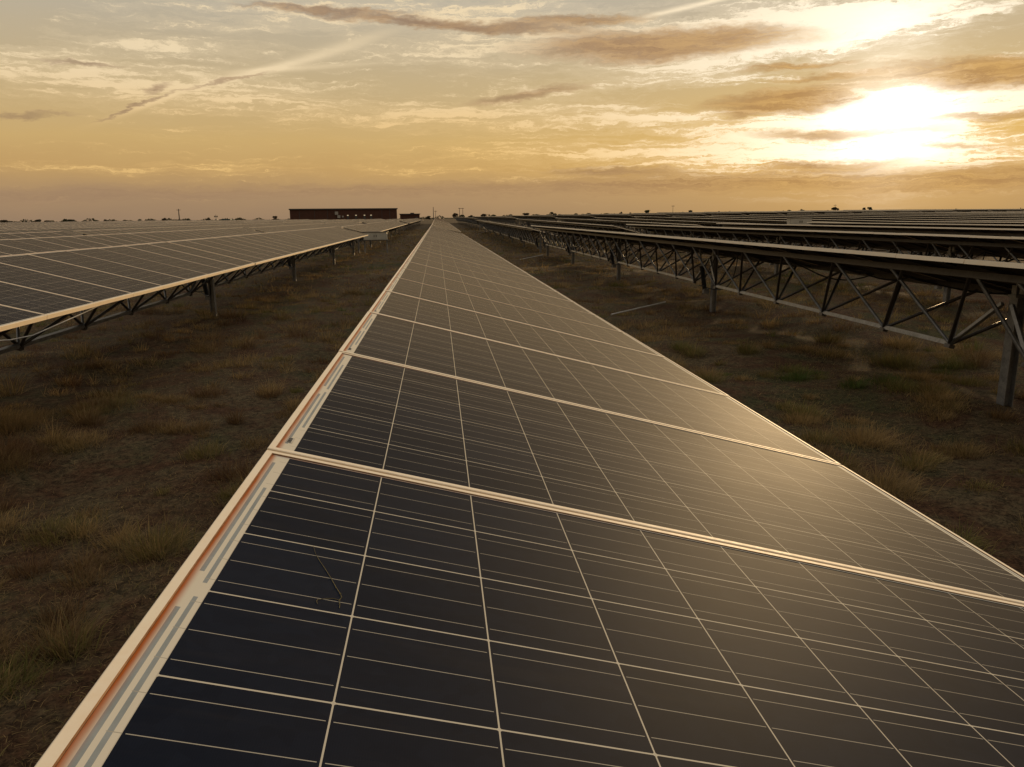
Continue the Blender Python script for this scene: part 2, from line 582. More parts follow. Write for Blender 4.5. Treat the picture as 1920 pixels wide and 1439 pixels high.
ground = link('ground', np_mesh('ground', gv, gf), ground_material())
for p_ in ground.data.polygons:
    p_.use_smooth = True
tag(ground, 'dark dry ground of red soil and matted grass under the solar rows', 'ground', kind='structure')

# ------------------------------------------------------------------ solar trackers
TILT = R(14.7057)
ROW = 4.76
CT, ST = math.cos(TILT), math.sin(TILT)


def ring_frame(y0=-PH, y1=PH, top=0.0022, bot=-0.038):
    """aluminium frame of a panel: bevelled ring around the glass"""
    mb = MB()
    ch = 0.0012
    prof = [(0.0, bot), (0.0, top - ch), (ch, top), (1.0 - 0.1, top), (1.0, top - ch), (1.0, bot)]
    corners = [(UL, y0, 1, 1), (UR, y0, -1, 1), (UR, y1, -1, -1), (UL, y1, 1, -1)]
    rings = []
    for (x, y, sx, sy) in corners:
        r = []
        for k, z in prof:
            ox = ch if k == ch else k * LIPL
            oy = ch if k == ch else k * LIPS
            r.append((x + sx * ox, y + sy * oy, z))
        rings.append(r)
    o = len(mb.v)
    n = len(prof)
    for r in rings:
        mb.v.extend(r)
    for k in range(4):
        a, b = k, (k + 1) % 4
        for i in range(n):
            j = (i + 1) % n
            mb.f.append((o + a * n + i, o + a * n + j, o + b * n + j, o + b * n + i))
            mb.mi.append(1 if i == 3 else 2 if i > 3 else 0)  # inner walls and undersides coloured dark as painted shade
    return mb


def laminate(mb, y0, y1):
    x0, x1 = UL + LIPL * 0.5, UR - LIPL * 0.5
    y0, y1 = y0 + LIPS * 0.5, y1 - LIPS * 0.5
    o = len(mb.v)
    mb.v.extend([(x0, y0, 0), (x1, y0, 0), (x1, y1, 0), (x0, y1, 0), (x0, y0, -0.005), (x1, y0, -0.005), (x1, y1, -0.005), (x0, y1, -0.005)])
    mb.f.append((o, o + 1, o + 2, o + 3)); mb.mi.append(0)
    mb.f.append((o + 7, o + 6, o + 5, o + 4)); mb.mi.append(1)
    for i in range(4):
        j = (i + 1) % 4
        mb.f.append((o + i, o + 4 + i, o + 4 + j, o + j)); mb.mi.append(1)


_l = MB(); laminate(_l, -PH, PH)
ME_LAM = _l.mesh('solar_panel'); ME_LAM.materials.append(M_GLASS); ME_LAM.materials.append(M_BACK)
ME_FRAME = ring_frame().mesh('panel_frame'); ME_FRAME.materials.append(M_FRAME); ME_FRAME.materials.append(M_DUST); ME_FRAME.materials.append(M_DARK)
# junction box on the back, serial label on the front margin
_j = MB(); _j.box((-0.70, -0.06, -0.028), (-0.58, 0.06, -0.0055)); ME_JB = _j.mesh('junction_box'); ME_JB.materials.append(M_BLACK)
M_INK = simple('label_ink', (0.03, 0.027, 0.025), 0.6, 0, 0.1, 10)
M_PAPER = simple('label_paper', (0.50, 0.44, 0.34), 0.6, 0, 0.1, 10)
_s = MB(); _s.box((-0.8155, -0.436, 0.0003), (-0.8045, -0.405, 0.0006), 0)
_y = -0.4345
random.seed(2)
while _y < -0.4075:
    w_ = random.choice((0.0008, 0.0012, 0.002))
    _s.box((-0.8145, _y, 0.0006), (-0.8075, _y + w_, 0.0008), 1)
    _y += w_ + random.choice((0.0007, 0.0012))
ME_STICK = _s.mesh('serial_label'); ME_STICK.materials.append(M_PAPER); ME_STICK.materials.append(M_INK)


def deck_mesh(n):
    """all panels of a far table in one sheet; local y = 0 at the middle of the first panel"""
    mb = MB()
    for k in range(n):
        c = k * PITCH
        o = len(mb.v)
        laminate(mb, c - PH, c + PH)
        fr = ring_frame(c - PH, c + PH)
        o = len(mb.v)
        mb.v.extend(fr.v)
        mb.f.extend([tuple(i + o for i in f) for f in fr.f])
        mb.mi.extend([2 + q for q in fr.mi])
    me = mb.mesh('panel_deck')
    for mt in (M_GLASS, M_BACK, M_FRAME, M_DUST, M_DARK):
        me.materials.append(mt)
    return me


PUR = 0.46
CH = -0.70                                       # bottom chord below the panel plane


def post_mesh(h):
    mb = MB()
    z0, z1 = -0.35, h - 0.16
    mb.box((-0.045, -0.05, z0), (-0.038, 0.05, z1)); mb.box((0.038, -0.05, z0), (0.045, 0.05, z1)); mb.box((-0.0375, -0.004, z0), (0.0375, 0.004, z1))
    mb.box((-0.065, -0.05, z1 + 0.001), (0.065, 0.05, z1 + 0.025))          # bearing plate and saddle
    mb.box((-0.05, -0.03, z1 + 0.026), (-0.03, 0.03, z1 + 0.11)); mb.box((0.03, -0.03, z1 + 0.026), (0.05, 0.03, z1 + 0.11))
    me = mb.mesh('post'); me.materials.append(M_STEEL)
    return me


def actuator_mesh(h):
    mb = MB()
    top = Vector((-0.27 * CT, 0.14, h + 0.27 * ST - 0.10))
    bot = Vector((-0.13, 0.14, 0.42))
    mid = bot.lerp(top, 0.55)
    mb.bar(bot, mid, 0.085, sides=10)
    mb.bar(mid, mid.lerp(top, 0.06), 0.10, sides=10)
    mb.bar(mid, top, 0.036, sides=8, mi=1)
    mb.box((-0.16, 0.085, 0.34), (-0.056, 0.18, 0.43), 1)                     # foot bracket on the post
    me = mb.mesh('actuator'); me.materials.append(M_BLACK); me.materials.append(M_STEEL)
    return me


def cable_mesh(h, seed):
    rd = random.Random(seed)
    mb = MB()
    for q in range(2):
        p0 = Vector((-0.15 - 0.1 * q, 0.12, 0.50)); p1 = Vector((-0.10 + 0.25 * q, -0.35 - 0.4 * q, h - 0.12))
        pts = []
        for i in range(13):
            f = i / 12
            p = p0.lerp(p1, f)
            p.x += (-0.16 + 0.30 * q) * math.sin(math.pi * f); p.y -= 0.1 * math.sin(math.pi * f)
            p.z -= (0.20 + 0.1 * q) * math.sin(math.pi * f)
            pts.append(p)
        mb.tube(pts, 0.009, 5)
    me = mb.mesh('cable_loop'); me.materials.append(M_BLACK)
    return me


def truss_mesh(span, detail=True):
    """triangular truss between two posts, in deck coordinates (x across, y along, z normal)"""
    mb = MB()
    ys = [0.60, 1.75, 3.17, 4.58, 6.00, 7.15]
    ys = [y * span / 7.80 for y in ys]
    for a, b in zip(ys[:-1], ys[1:]):
        mb.bar((0, a, CH), (0, b, CH), 0.045, 0.045)
    n = len(ys)
    for i, y in enumerate(ys):
        for sy in (0.70, -0.70):
            ye = min(max(y + sy, 0.04), span - 0.04)
            mb.bar((-0.012, y, CH), (-PUR, ye, -0.075), 0.036, 0.036, 0 if sy > 0 else 1, sides=8)
            mb.bar((0.012, y, CH), (PUR, ye, -0.075), 0.036, 0.036, 1, sides=8)  # diagonals on the shaded side take the darker metal as painted shade
        mb.bar((-0.03, y, CH - 0.03), (0.03, y, CH - 0.03), 0.08, 0.04, 1)
    mb.bar((0, ys[0], CH), (-0.04, 0.06, -0.24), 0.034, 0.034)
    mb.bar((0, ys[-1], CH), (-0.04, span - 0.06, -0.24), 0.034, 0.034)
    for k in range(int(span / 1.4)):                                        # cross members between the purlins
        y = 0.6 + 1.4 * k
        mb.bar((-PUR, y, -0.072), (PUR, y, -0.072), 0.03, 0.03, 1)
    me = mb.mesh('truss'); me.materials.append(M_STEEL); me.materials.append(M_DARK)
    me.polygons.foreach_set('use_smooth', [True] * len(me.polygons))
    me.set_sharp_from_angle(angle=R(50))
    return me


def purlin_mesh(L):
    mb = MB()
    mb.box((-0.025, 0, -0.100), (0.025, L, -0.0395))
    me = mb.mesh('purlin'); me.materials.append(M_DARK)  # darkened colour stands for the shade under the deck
    return me


_cache = {}


def cached(key, fn):
    if key not in _cache:
        _cache[key] = fn()
    return _cache[key]


H = -GZ                                          # axis height over the ground


def string_cable_mesh(L, seed):
    """black string cables sagging below the panels along the purlin"""
    rd = random.Random(seed)
    mb = MB()
    y, pts = 0.3, []
    while y < L - 2.2:
        w_ = rd.uniform(0.8, 1.9)
        sag = rd.uniform(0.03, 0.16)
        u0 = 0.05 + rd.uniform(-0.12, 0.12)
        pts += [(u0 + 0.05 * math.sin(f * 3), y + w_ * f, -0.105 - sag * 4 * f * (1 - f)) for f in [i / 8 for i in range(8)]]
        y += w_
    mb.tube(pts, 0.009, 4)
    me = mb.mesh('string_cable'); me.materials.append(M_BLACK)
    return me


def tracker(x, ystart, n, posts, label, group, detail, tilt=TILT, lift=0.0, gap_after=None, seed=0, back=False):
    """one tracker table: n panels, first panel's near edge at ystart; posts = y positions in the world"""
    y0 = ystart
    L = n * PITCH - (PITCH - 2 * PH)
    za, zb = GZ + float(rise(x, y0)), GZ + float(rise(x, y0 + L))
    root = bpy.data.objects.new('solar_tracker', None)
    root.empty_display_size = 0.3
    root.location = (x, y0, za + lift)
    root.rotation_euler = (math.atan2(zb - za, L), 0, 0)
    COL.objects.link(root)
    tag(root, label, 'solar tracker', group)
    rd = random.Random(seed)
    rot = (0, tilt, 0)
    if detail:
        for k in range(n):
            y = PH + k * PITCH
            if gap_after is not None and k <= gap_after:
                y -= 0.09
            p = bpy.data.objects.new('solar_panel', ME_LAM)
            p.parent = root
            j = 0.0009 if detail > 1 else 0.0016
            p.location = (rd.uniform(-j, j), y, H + rd.uniform(-j, j))
            p.rotation_euler = (rd.uniform(-j, j), tilt + rd.uniform(-j, j), rd.uniform(-j, j) * 0.4)
            COL.objects.link(p)
            f = bpy.data.objects.new('panel_frame', ME_FRAME)
            f.parent = p
            COL.objects.link(f)
            if detail > 1 and k < 9:
                s = bpy.data.objects.new('serial_label', ME_STICK); s.parent = p; COL.objects.link(s)
            if back:
                s = bpy.data.objects.new('junction_box', ME_JB); s.parent = p; COL.objects.link(s)
    else:
        d = bpy.data.objects.new('panel_deck', cached(('deck', n), lambda: deck_mesh(n)))
        d.parent = root
        d.location = (0, PH, H)
        d.rotation_euler = rot
        COL.objects.link(d)
    near = detail or (y0 < 39)
    for sx in (-1, 1):
        q = bpy.data.objects.new('purlin', cached(('purlin', round(L, 2)), lambda: purlin_mesh(L)))
        q.parent = root
        q.location = (sx * PUR * math.cos(tilt), 0, H - sx * PUR * math.sin(tilt))
        q.rotation_euler = rot
        COL.objects.link(q)
    posts = [p for p in posts if y0 - 0.01 <= p <= y0 + L + 0.01]
    for p in posts:
        q = bpy.data.objects.new('post', cached('post', lambda: post_mesh(H)))
        q.parent = root
        q.location = (0, p - y0, 0)
        COL.objects.link(q)
        if near and not (x == ROW and p < 6):
            q = bpy.data.objects.new('actuator', cached('act', lambda: actuator_mesh(H)))
            q.parent = root; q.location = (0, p - y0, 0); COL.objects.link(q)
            c = bpy.data.objects.new('cable_loop', cached('cab', lambda: cable_mesh(H, 1)))
            c.parent = q; COL.objects.link(c)
    ends = [0.0] + [p - y0 for p in posts] + [L]
    for a, b in zip(ends[:-1], ends[1:]):
        if b - a > 3.0:
            q = bpy.data.objects.new('truss', cached(('truss', round(b - a, 1)), lambda: truss_mesh(b - a)))
            q.parent = root
            q.location = (0, a, H)
            q.rotation_euler = rot
            COL.objects.link(q)
    if near:
        q = bpy.data.objects.new('string_cable', cached(('sc', n, seed % 3), lambda: string_cable_mesh(L, seed)))
        q.parent = root; q.location = (0, 0, H); q.rotation_euler = rot; COL.objects.link(q)
    return root


ORD = ['', 'first', 'second', 'third', 'fourth', 'fifth', 'sixth', 'seventh', 'eighth', 'ninth', 'tenth', 'eleventh', 'twelfth', 'thirteenth', 'fourteenth',
       'fifteenth', 'sixteenth', 'seventeenth', 'eighteenth', 'nineteenth', 'twentieth', 'twenty-first', 'twenty-second']
ZA_END, ZB, ZC, ZD = 39.6, (40.3, 54), (94.8, 54), (149.4, 54)
STRETCH = {'A': 'nearest stretch', 'B': 'second stretch from camera', 'C': 'third stretch from camera', 'D': 'fourth stretch from camera'}


def row_label(k, z):
    if k == 0:
        return {'B': 'solar tracker continuing the big foreground row beyond its first gap', 'C': 'third solar tracker of the foreground row, tiny near the vanishing point',
                'D': 'last solar tracker of the foreground row, by the vanishing point'}[z]
    if k > 0:
        look = {'A': 'dark underside and grey edge', 'B': 'dark backed', 'C': 'dark backed', 'D': 'dark backed'}[z]
        if z == 'A':
            return 'solar tracker showing dark underside, %s row right of foreground row, %s' % (ORD[k], STRETCH[z])
        return 'dark-backed solar tracker, %s row right of the foreground row, %s' % (ORD[k], STRETCH[z])
    return 'solar tracker with sunlit panels, %s row left of the foreground row, %s' % (ORD[-k], STRETCH[z])


GRP = 'solar tracker rows of the solar farm'
# foreground table: the seam between the two nearest panels lies at y = 0.018
NF = 46
FY0 = 0.0183 + 0.0035 - 6 * PITCH
tracker(0.0, FY0, NF, [FY0 + 0.2] + [5.2 + 7.85 * k for k in range(-1, 5)], 'solar tracker filling the foreground with large dark panels in pale frames', GRP, 2, seed=1, lift=-0.0125)
tracker(0.0, 41.6, 52, [41.0 + 7.5 * k for k in range(8)], row_label(0, 'B'), GRP, 0, tilt=R(11.5), seed=2)
tracker(0.0, *ZC, [95.0 + 7.5 * k for k in range(8)], row_label(0, 'C'), GRP, 0, tilt=R(14.0))
tracker(0.0, *ZD, [150.0 + 7.5 * k for k in range(8)], row_label(0, 'D'), GRP, 0)

rj = random.Random(7)


def zone_a(k, end, detail, posts=None, phase=0.0, **kw):
    x = k * ROW
    vis = (x / 0.80 if k > 0 else -x / 0.526) - 1.3
    n = int((end - max(-6.0, vis - 5.0)) / PITCH)
    if n < 4:
        return
    ys = end - n * PITCH + phase
    posts = posts or [5.2 + 7.8 * q for q in range(-2, 6)]
    tracker(x, ys, n, posts, row_label(k, 'A'), GRP, detail, seed=20 + k, back=k > 0, **kw)


zone_a(-1, 38.6, 1, [-2.6, 5.30, 13.62, 22.07, 31.0, 38.6], gap_after=10)
zone_a(-2, 39.4, 1, tilt=R(14.4))
zone_a(-3, 30.6, 1, tilt=R(14.9))
zone_a(-4, 30.2, 1)
zone_a(1, 35.6, 1, [-10.4, -2.6, 5.23, 13.03, 20.9, 28.6, 35.6])
zone_a(2, 36.2, 1, tilt=R(14.9))
for k in range(3, 8):
    zone_a(k, 36.6 + 0.05 * k, 0, tilt=TILT + R(rj.uniform(-0.5, 0.5)))
for k in list(range(-11, 0)) + list(range(1, 17)):
    ys = {1: 37.7, 2: 39.0, 3: 39.6, -1: 40.9, -2: 40.7, -3: 31.7, -4: 31.3}.get(k, 39.9)
    n = 51 + {-3: 10, -4: 10, -1: 2, -2: 2}.get(k, 0 if k > 0 else 2)
    tracker(k * ROW, ys, n, [ys + 0.5 + 7.6 * q for q in range(9)], row_label(k, 'B'), GRP, 0, tilt=TILT + R(rj.uniform(-1.2, 0.4)), lift=rj.uniform(-0.03, 0.03) - (0.10 if 0 < k < 9 else 0.05 if k > 0 else 0))
for k in list(range(-17, 0)) + list(range(1, 20)):
    ys = 94.2 + (5.5 if k < 0 else 0) + rj.uniform(-0.3, 0.3)
    tracker(k * ROW, ys, ZC[1], [ys + 0.5 + 7.6 * q for q in range(8)], row_label(k, 'C'), GRP, 0, tilt=TILT + R(rj.uniform(-1.2, 0.6)), lift=rj.uniform(-0.03, 0.03) + (0.08 if k > 0 else 0))
for k in list(range(-17, 0)) + list(range(1, 5)):
    ys = ZD[0] + (5.5 if k < 0 else 0)
    tracker(k * ROW, ys, ZD[1], [ys + 0.5 + 7.6 * q for q in range(8)], row_label(k, 'D'), GRP, 0, tilt=TILT + R(rj.uniform(-1.6, 0.8)), lift=rj.uniform(-0.03, 0.04))


# ------------------------------------------------------------------ small things among the rows
def gz(x, y):
    return float(ground_z(x, y))


def empty(name, loc, label, cat, group=None, rz=0.0):
    o = bpy.data.objects.new(name, None)
    o.empty_display_size = 0.3
    o.location = loc
    o.rotation_euler = (0, 0, rz)
    COL.objects.link(o)
    return tag(o, label, cat, group)


# control box on legs beside the first left row
for (bx, by, lab) in ((-3.72, 39.9, 'pale two-door control box on legs at the gap in the first left row'), (18.6, 38.4, 'pale two-door control box at the gap among the dark right rows')):
    lift_ = 0.0 if bx < 0 else 0.55
    cb = empty('control_box', (bx, by, gz(bx, by)), lab, 'control box', 'control boxes at the row gaps')
    b_ = MB(); b_.box((-0.60, -0.18, 0.68 + lift_), (0.60, 0.18, 1.08 + lift_)); b_.build('cabinet', M_BOX, cb)
    b_ = MB(); b_.box((-0.66, -0.22, 1.081 + lift_), (0.66, 0.22, 1.11 + lift_)); b_.box((-0.66, -0.205, 0.65 + lift_), (0.66, 0.205, 0.679 + lift_)); b_.build('rim', M_DARK, cb)
    for sx in (-1, 1):
        b_ = MB(); b_.box((sx * 0.30 - 0.285, -0.196, 0.695 + lift_), (sx * 0.30 + 0.285, -0.181, 1.065 + lift_)); dd = b_.build('door', M_BOX, cb)
        h_ = MB(); h_.box((sx * 0.06 - 0.012, -0.215, 0.84 + lift_), (sx * 0.06 + 0.012, -0.1965, 0.94 + lift_)); h_.build('handle', M_BLACK, dd)
        b_ = MB(); b_.box((sx * 0.58 - 0.03, -0.03, -0.2), (sx * 0.58 + 0.03, 0.03, 0.649 + lift_)); b_.build('leg', M_STEEL, cb)

for (p, q, lab) in (((2.60, 12.31), (4.19, 14.27), 'longest pale steel rod, nearest of three lying right of foreground row'),
                    ((2.87, 30.5), (4.51, 35.5), 'middle pale steel rod lying on grass right of the foreground row'),
                    ((3.47, 75.1), (5.3, 88.0), 'farthest pale steel rod lying right of the foreground row')):
    mb = MB()
    a = Vector((*p, gz(*p) + 0.05)); b = Vector((*q, gz(*q) + 0.05))
    mb.bar(a, b, 0.026, sides=8)
    tag(mb.build('steel_rod', simple('rod_steel', (0.55, 0.52, 0.47), 0.45, 0.3, 0.15, 3.0)), lab, 'rod', 'steel rods lying between the rows')

# cable conduit under the near edge of the first left row
mb = MB()
P0 = [(-4.05, 4.9, -0.29), (-4.0, 5.25, -0.33), (-4.0, 5.6, -0.345), (-4.0, 6.6, -0.27), (-4.02, 7.1, -0.235), (-4.1, 7.2, -0.22)]
mb.tube(P0, 0.006, 6)
tag(mb.build('conduit', M_STEEL), 'thin grey conduit hanging below the low edge of the first left row', 'conduit')

# dry stem lying on the nearest panel
M_STEM = simple('dry_stem', (0.17, 0.13, 0.045), 0.8, 0, 0.4, 80)
mb = MB()


def on_panel(x, y, n=-0.0017):
    d = ray(x, y)
    nn = Vector((ST, 0, CT))
    s = -(nn.dot(CAM)) / nn.dot(d)
    return CAM + d * s + nn * n


stem = [(588, 1022), (592, 1036), (600, 1050), (611, 1066), (621, 1082), (631, 1100), (639, 1112), (641, 1118), (636, 1124), (638, 1130), (637, 1138)]
mb.tube([on_panel(*p) for p in stem], [0.0002, 0.0002, 0.0003, 0.0003, 0.0003, 0.0004, 0.0004, 0.0004, 0.0004, 0.0003, 0.0003], 5)
mb.tube([on_panel(*p) for p in ((637, 1123), (625, 1120), (612, 1120), (596, 1122), (594, 1125), (596, 1130))], [0.0003, 0.0003, 0.0003, 0.0003, 0.0003, 0.0002], 5)
random.seed(9)
for i in range(4, 10):
    for _ in range(3):
        c = on_panel(*stem[i], n=-0.0015)
        mb.bar(c, c + Vector((random.uniform(-1, 1), random.uniform(-1, 1), random.uniform(0, 0.6))) * 0.002, 0.0004)
tag(mb.build('dry_grass_stem', M_STEM), 'thin dry grass stem with seeds lying on the nearest dark panel', 'stem')

# ------------------------------------------------------------------ buildings
M_BRICK = simple('red_brick_wall', (0.095, 0.038, 0.022), 0.85, 0, 0.22, 1.5)
M_ROOF = simple('grey_roof', (0.085, 0.075, 0.068), 0.8, 0, 0.2, 1.0)
M_WHITE = simple('white_metal', (0.42, 0.38, 0.32), 0.6, 0, 0.1, 3.0)
M_LAMP = bpy.data.materials.new('lit_lamp')
M_LAMP.use_nodes = True
_b = M_LAMP.node_tree.nodes['Principled BSDF']
_b.inputs['Emission Color'].default_value = (1.0, 0.72, 0.34, 1)
_b.inputs['Emission Strength'].default_value = 0.35


def building(label, xl, xr, ytop_px, dist, depth, hwall, roof_t):
    a, b = at(xl, ytop_px, dist), at(xr, ytop_px, dist)
    top = (a.z + b.z) / 2
    base = min(gz(a.x, a.y), gz(b.x, b.y)) - 0.5
    W = (b.xy - a.xy).length
    o = empty('brick_building', (a.x, a.y, base), label, 'building', rz=math.atan2(b.y - a.y, b.x - a.x))
    h = top - base
    mb = MB(); mb.box((0.3, 0.3, 0), (W - 0.3, depth, h - roof_t)); mb.build('wall', M_BRICK, o)
    mb = MB(); mb.box((0, 0, h - roof_t + 0.003), (W, depth + 0.3, h)); mb.build('roof', M_ROOF, o)
    return o, W, h


bo, BW, BH = building('long low brick building with a flat roof on the horizon', 541, 745.5, 391.2, 300, 14, 5, 0.42)
px = BW / 204.5
for (x_, y_, w_) in ((629, 400, 6), (633, 406.5, 5.4), (640.5, 406.5, 3)):
    mb = MB()
    cx, cz = (x_ - 541) * px, BH - (y_ - 391.2) * px
    mb.box((cx - w_ / 2 * px, -0.10, cz - w_ / 2 * px), (cx + w_ / 2 * px, 0.295, cz + w_ / 2 * px))
    mb.build('air_conditioner', M_WHITE, bo)
for x_ in (650, 665.5, 681.5, 694):
    cx, cz = (x_ - 541) * px, BH - 14.5 * px
    mb = MB(); mb.box((cx - 0.45, 0.22, cz - 2.2), (cx + 0.45, 0.297, cz + 0.1)); d_ = mb.build('door', M_ROOF, bo)
    mb = MB(); mb.box((cx - 0.28, 0.10, cz + 0.12), (cx + 0.28, 0.296, cz + 0.42)); mb.build('wall_lamp', M_LAMP, bo)
for x_ in (560, 588, 612, 715, 730):
    cx = (x_ - 541) * px
    mb = MB(); mb.box((cx - 0.08, 0.24, 0), (cx + 0.08, 0.296, BH - 0.45)); mb.build('downpipe', M_ROOF, bo)
b2, W2, H2 = building('small lower brick building just right of the long one', 748.5, 788, 401.0, 330, 9, 3, 0.3)
mb = MB(); mb.box((4.6, 1.0, H2 + 0.003), (6.2, 2.4, H2 + 0.36)); mb.build('roof_vent', M_ROOF, b2)
mb = MB(); mb.box((6.5, 0.22, 0), (7.6, 0.297, 2.4)); mb.build('door', M_ROOF, b2)

# ------------------------------------------------------------------ poles, mast, pylon, truck
M_POLE = simple('pole_wood', (0.07, 0.055, 0.045), 0.8, 0, 0.2, 2.0)


def pole(x, ytop, dist, label, r=0.16, arms=True):
    p = at(x, ytop, dist)
    g = gz(p.x, p.y)
    o = empty('utility_pole', (p.x, p.y, g), label, 'utility pole', 'utility poles on the horizon')
    h = p.z - g
    mb = MB(); mb.tube([(0, 0, -0.5), (0, 0, h)], [r, r * 0.6], 8); mb.build('mast', M_POLE, o)
    if arms:
        mb = MB(); mb.box((-0.9, -0.16, h - 0.7), (0.9, -0.02, h - 0.52)); a = mb.build('crossarm', M_POLE, o)
        for s in (-0.8, 0.0, 0.8):
            mb = MB(); mb.tube([(s, -0.09, h - 0.519), (s, -0.09, h - 0.3)], [0.05, 0.07], 6); mb.build('insulator', M_ROOF, a)
    return o


pole(334.5, 392, 420, 'bare utility pole standing alone on the left horizon', 0.30, True)
pole(812.3, 388.5, 420, 'taller of two utility poles above the vanishing point', 0.22, False)
pole(816.5, 395, 520, 'shorter pole with crossarm beside the taller pole at the vanishing point', 0.16, True)
pole(1262, 385, 480, 'thin utility pole among bushes above the right rows', 0.14, True)
pole(1566, 383.5, 520, 'thin pole rising out of the leaning tree on the right horizon', 0.12, True)
# H-frame pylon
p = at(864.5, 390.5, 500)
g = gz(p.x, p.y)
o = empty('power_pylon', (p.x, p.y, g), 'H-shaped wooden power pylon on the horizon right of the foreground row', 'pylon')
h = p.z - g
for s in (-1, 1):
    mb = MB(); mb.tube([(s * 1.05, 0, -0.5), (s * 1.05, 0, h)], [0.19, 0.13], 8); mb.build('leg', M_POLE, o)
mb = MB(); mb.box((-1.8, -0.12, h - 0.35), (1.8, 0.12, h - 0.1)); mb.build('crossarm', M_POLE, o)
# weather station
p = at(404.5, 402.5, 200)
g = gz(p.x, p.y)
o = empty('weather_station', (p.x, p.y, g), 'white weather station mast with two dark sensors left of the building', 'weather station')
h = p.z - g
mb = MB(); mb.tube([(0, 0, -0.3), (0, 0, h)], [0.06, 0.05], 8); mb.build('mast', M_WHITE, o)
mb = MB(); mb.box((-0.20, -0.15, h - 1.75), (0.20, 0.15, h - 1.05)); mb.build('instrument_box', M_WHITE, o)
for s in (-0.36, 0.16):
    mb = MB(); mb.box((s, -0.12, h - 0.6), (s + 0.26, 0.12, h - 0.32)); mb.build('sensor', M_POLE, o)
mb = MB(); mb.box((-0.36, -0.03, h - 0.66), (0.42, 0.03, h - 0.605)); mb.build('crossbar', M_WHITE, o)
# teal truck body seen over the panels
p = at(428, 411.2, 230)
g = gz(p.x, p.y)
h = p.z - g
o = empty('parked_truck', (p.x, p.y, g), 'teal truck parked among the far left panels', 'truck')
M_TEAL = simple('teal_paint', (0.035, 0.085, 0.085), 0.5, 0, 0.15, 2.0)
mb = MB(); mb.quadring([[(-1.5, -0.9, 0.6), (0.75, -0.9, 0.6), (0.75, -0.9, h - 0.08), (0.7, -0.9, h), (-1.45, -0.9, h), (-1.5, -0.9, h - 0.08)], [(-1.5, 0.9, 0.6), (0.75, 0.9, 0.6), (0.75, 0.9, h - 0.08), (0.7, 0.9, h), (-1.45, 0.9, h), (-1.5, 0.9, h - 0.08)]]); mb.build('cargo_body', M_TEAL, o)
mb = MB(); mb.quadring([[(0.76, -0.85, 0.6), (1.9, -0.85, 0.6), (1.9, -0.85, 1.2), (1.55, -0.85, h - 0.25), (0.76, -0.85, h - 0.2)], [(0.76, 0.85, 0.6), (1.9, 0.85, 0.6), (1.9, 0.85, 1.2), (1.55, 0.85, h - 0.25), (0.76, 0.85, h - 0.2)]]); mb.build('cab', M_TEAL, o)
for wx in (-0.9, 1.3):
    for wy in (-0.88, 0.68):
        mb = MB(); mb.bar((wx, wy, 0.42), (wx, wy + 0.2, 0.42), 0.84, sides=14); mb.build('wheel', M_BLACK, o)

# ------------------------------------------------------------------ trees on the horizon
def leaf_material(name, lo, hi):
    mt, t, b = new_mat(name)
    c = t.nodes.new('ShaderNodeTexCoord')
    n = noise(t, c.outputs['Object'], 1.3, 4, 0.6)
    cc = mix(t, n.step(0.35, 0.65), lo, hi)
    t.links.new(cc, b.inputs['Base Color'])
    b.inputs['Roughness'].default_value = 0.8
    tr = t.nodes.new('ShaderNodeBsdfTranslucent')
    t.links.new(cc, tr.inputs[0])
    ms = t.nodes.new('ShaderNodeMixShader')
    ms.inputs[0].default_value = 0.25
    t.links.new(b.outputs[0], ms.inputs[1])
    t.links.new(tr.outputs[0], ms.inputs[2])
    t.links.new(ms.outputs[0], t.nodes['Material Output'].inputs[0])
    return mt


M_LEAF = [leaf_material('dark_foliage', (0.030, 0.028, 0.012), (0.075, 0.068, 0.028)), leaf_material('olive_foliage', (0.040, 0.045, 0.012), (0.095, 0.10, 0.030)), leaf_material('brown_foliage', (0.05, 0.036, 0.018), (0.10, 0.07, 0.034))]
M_BARK = simple('bark', (0.06, 0.045, 0.034), 0.9, 0, 0.3, 3.0)


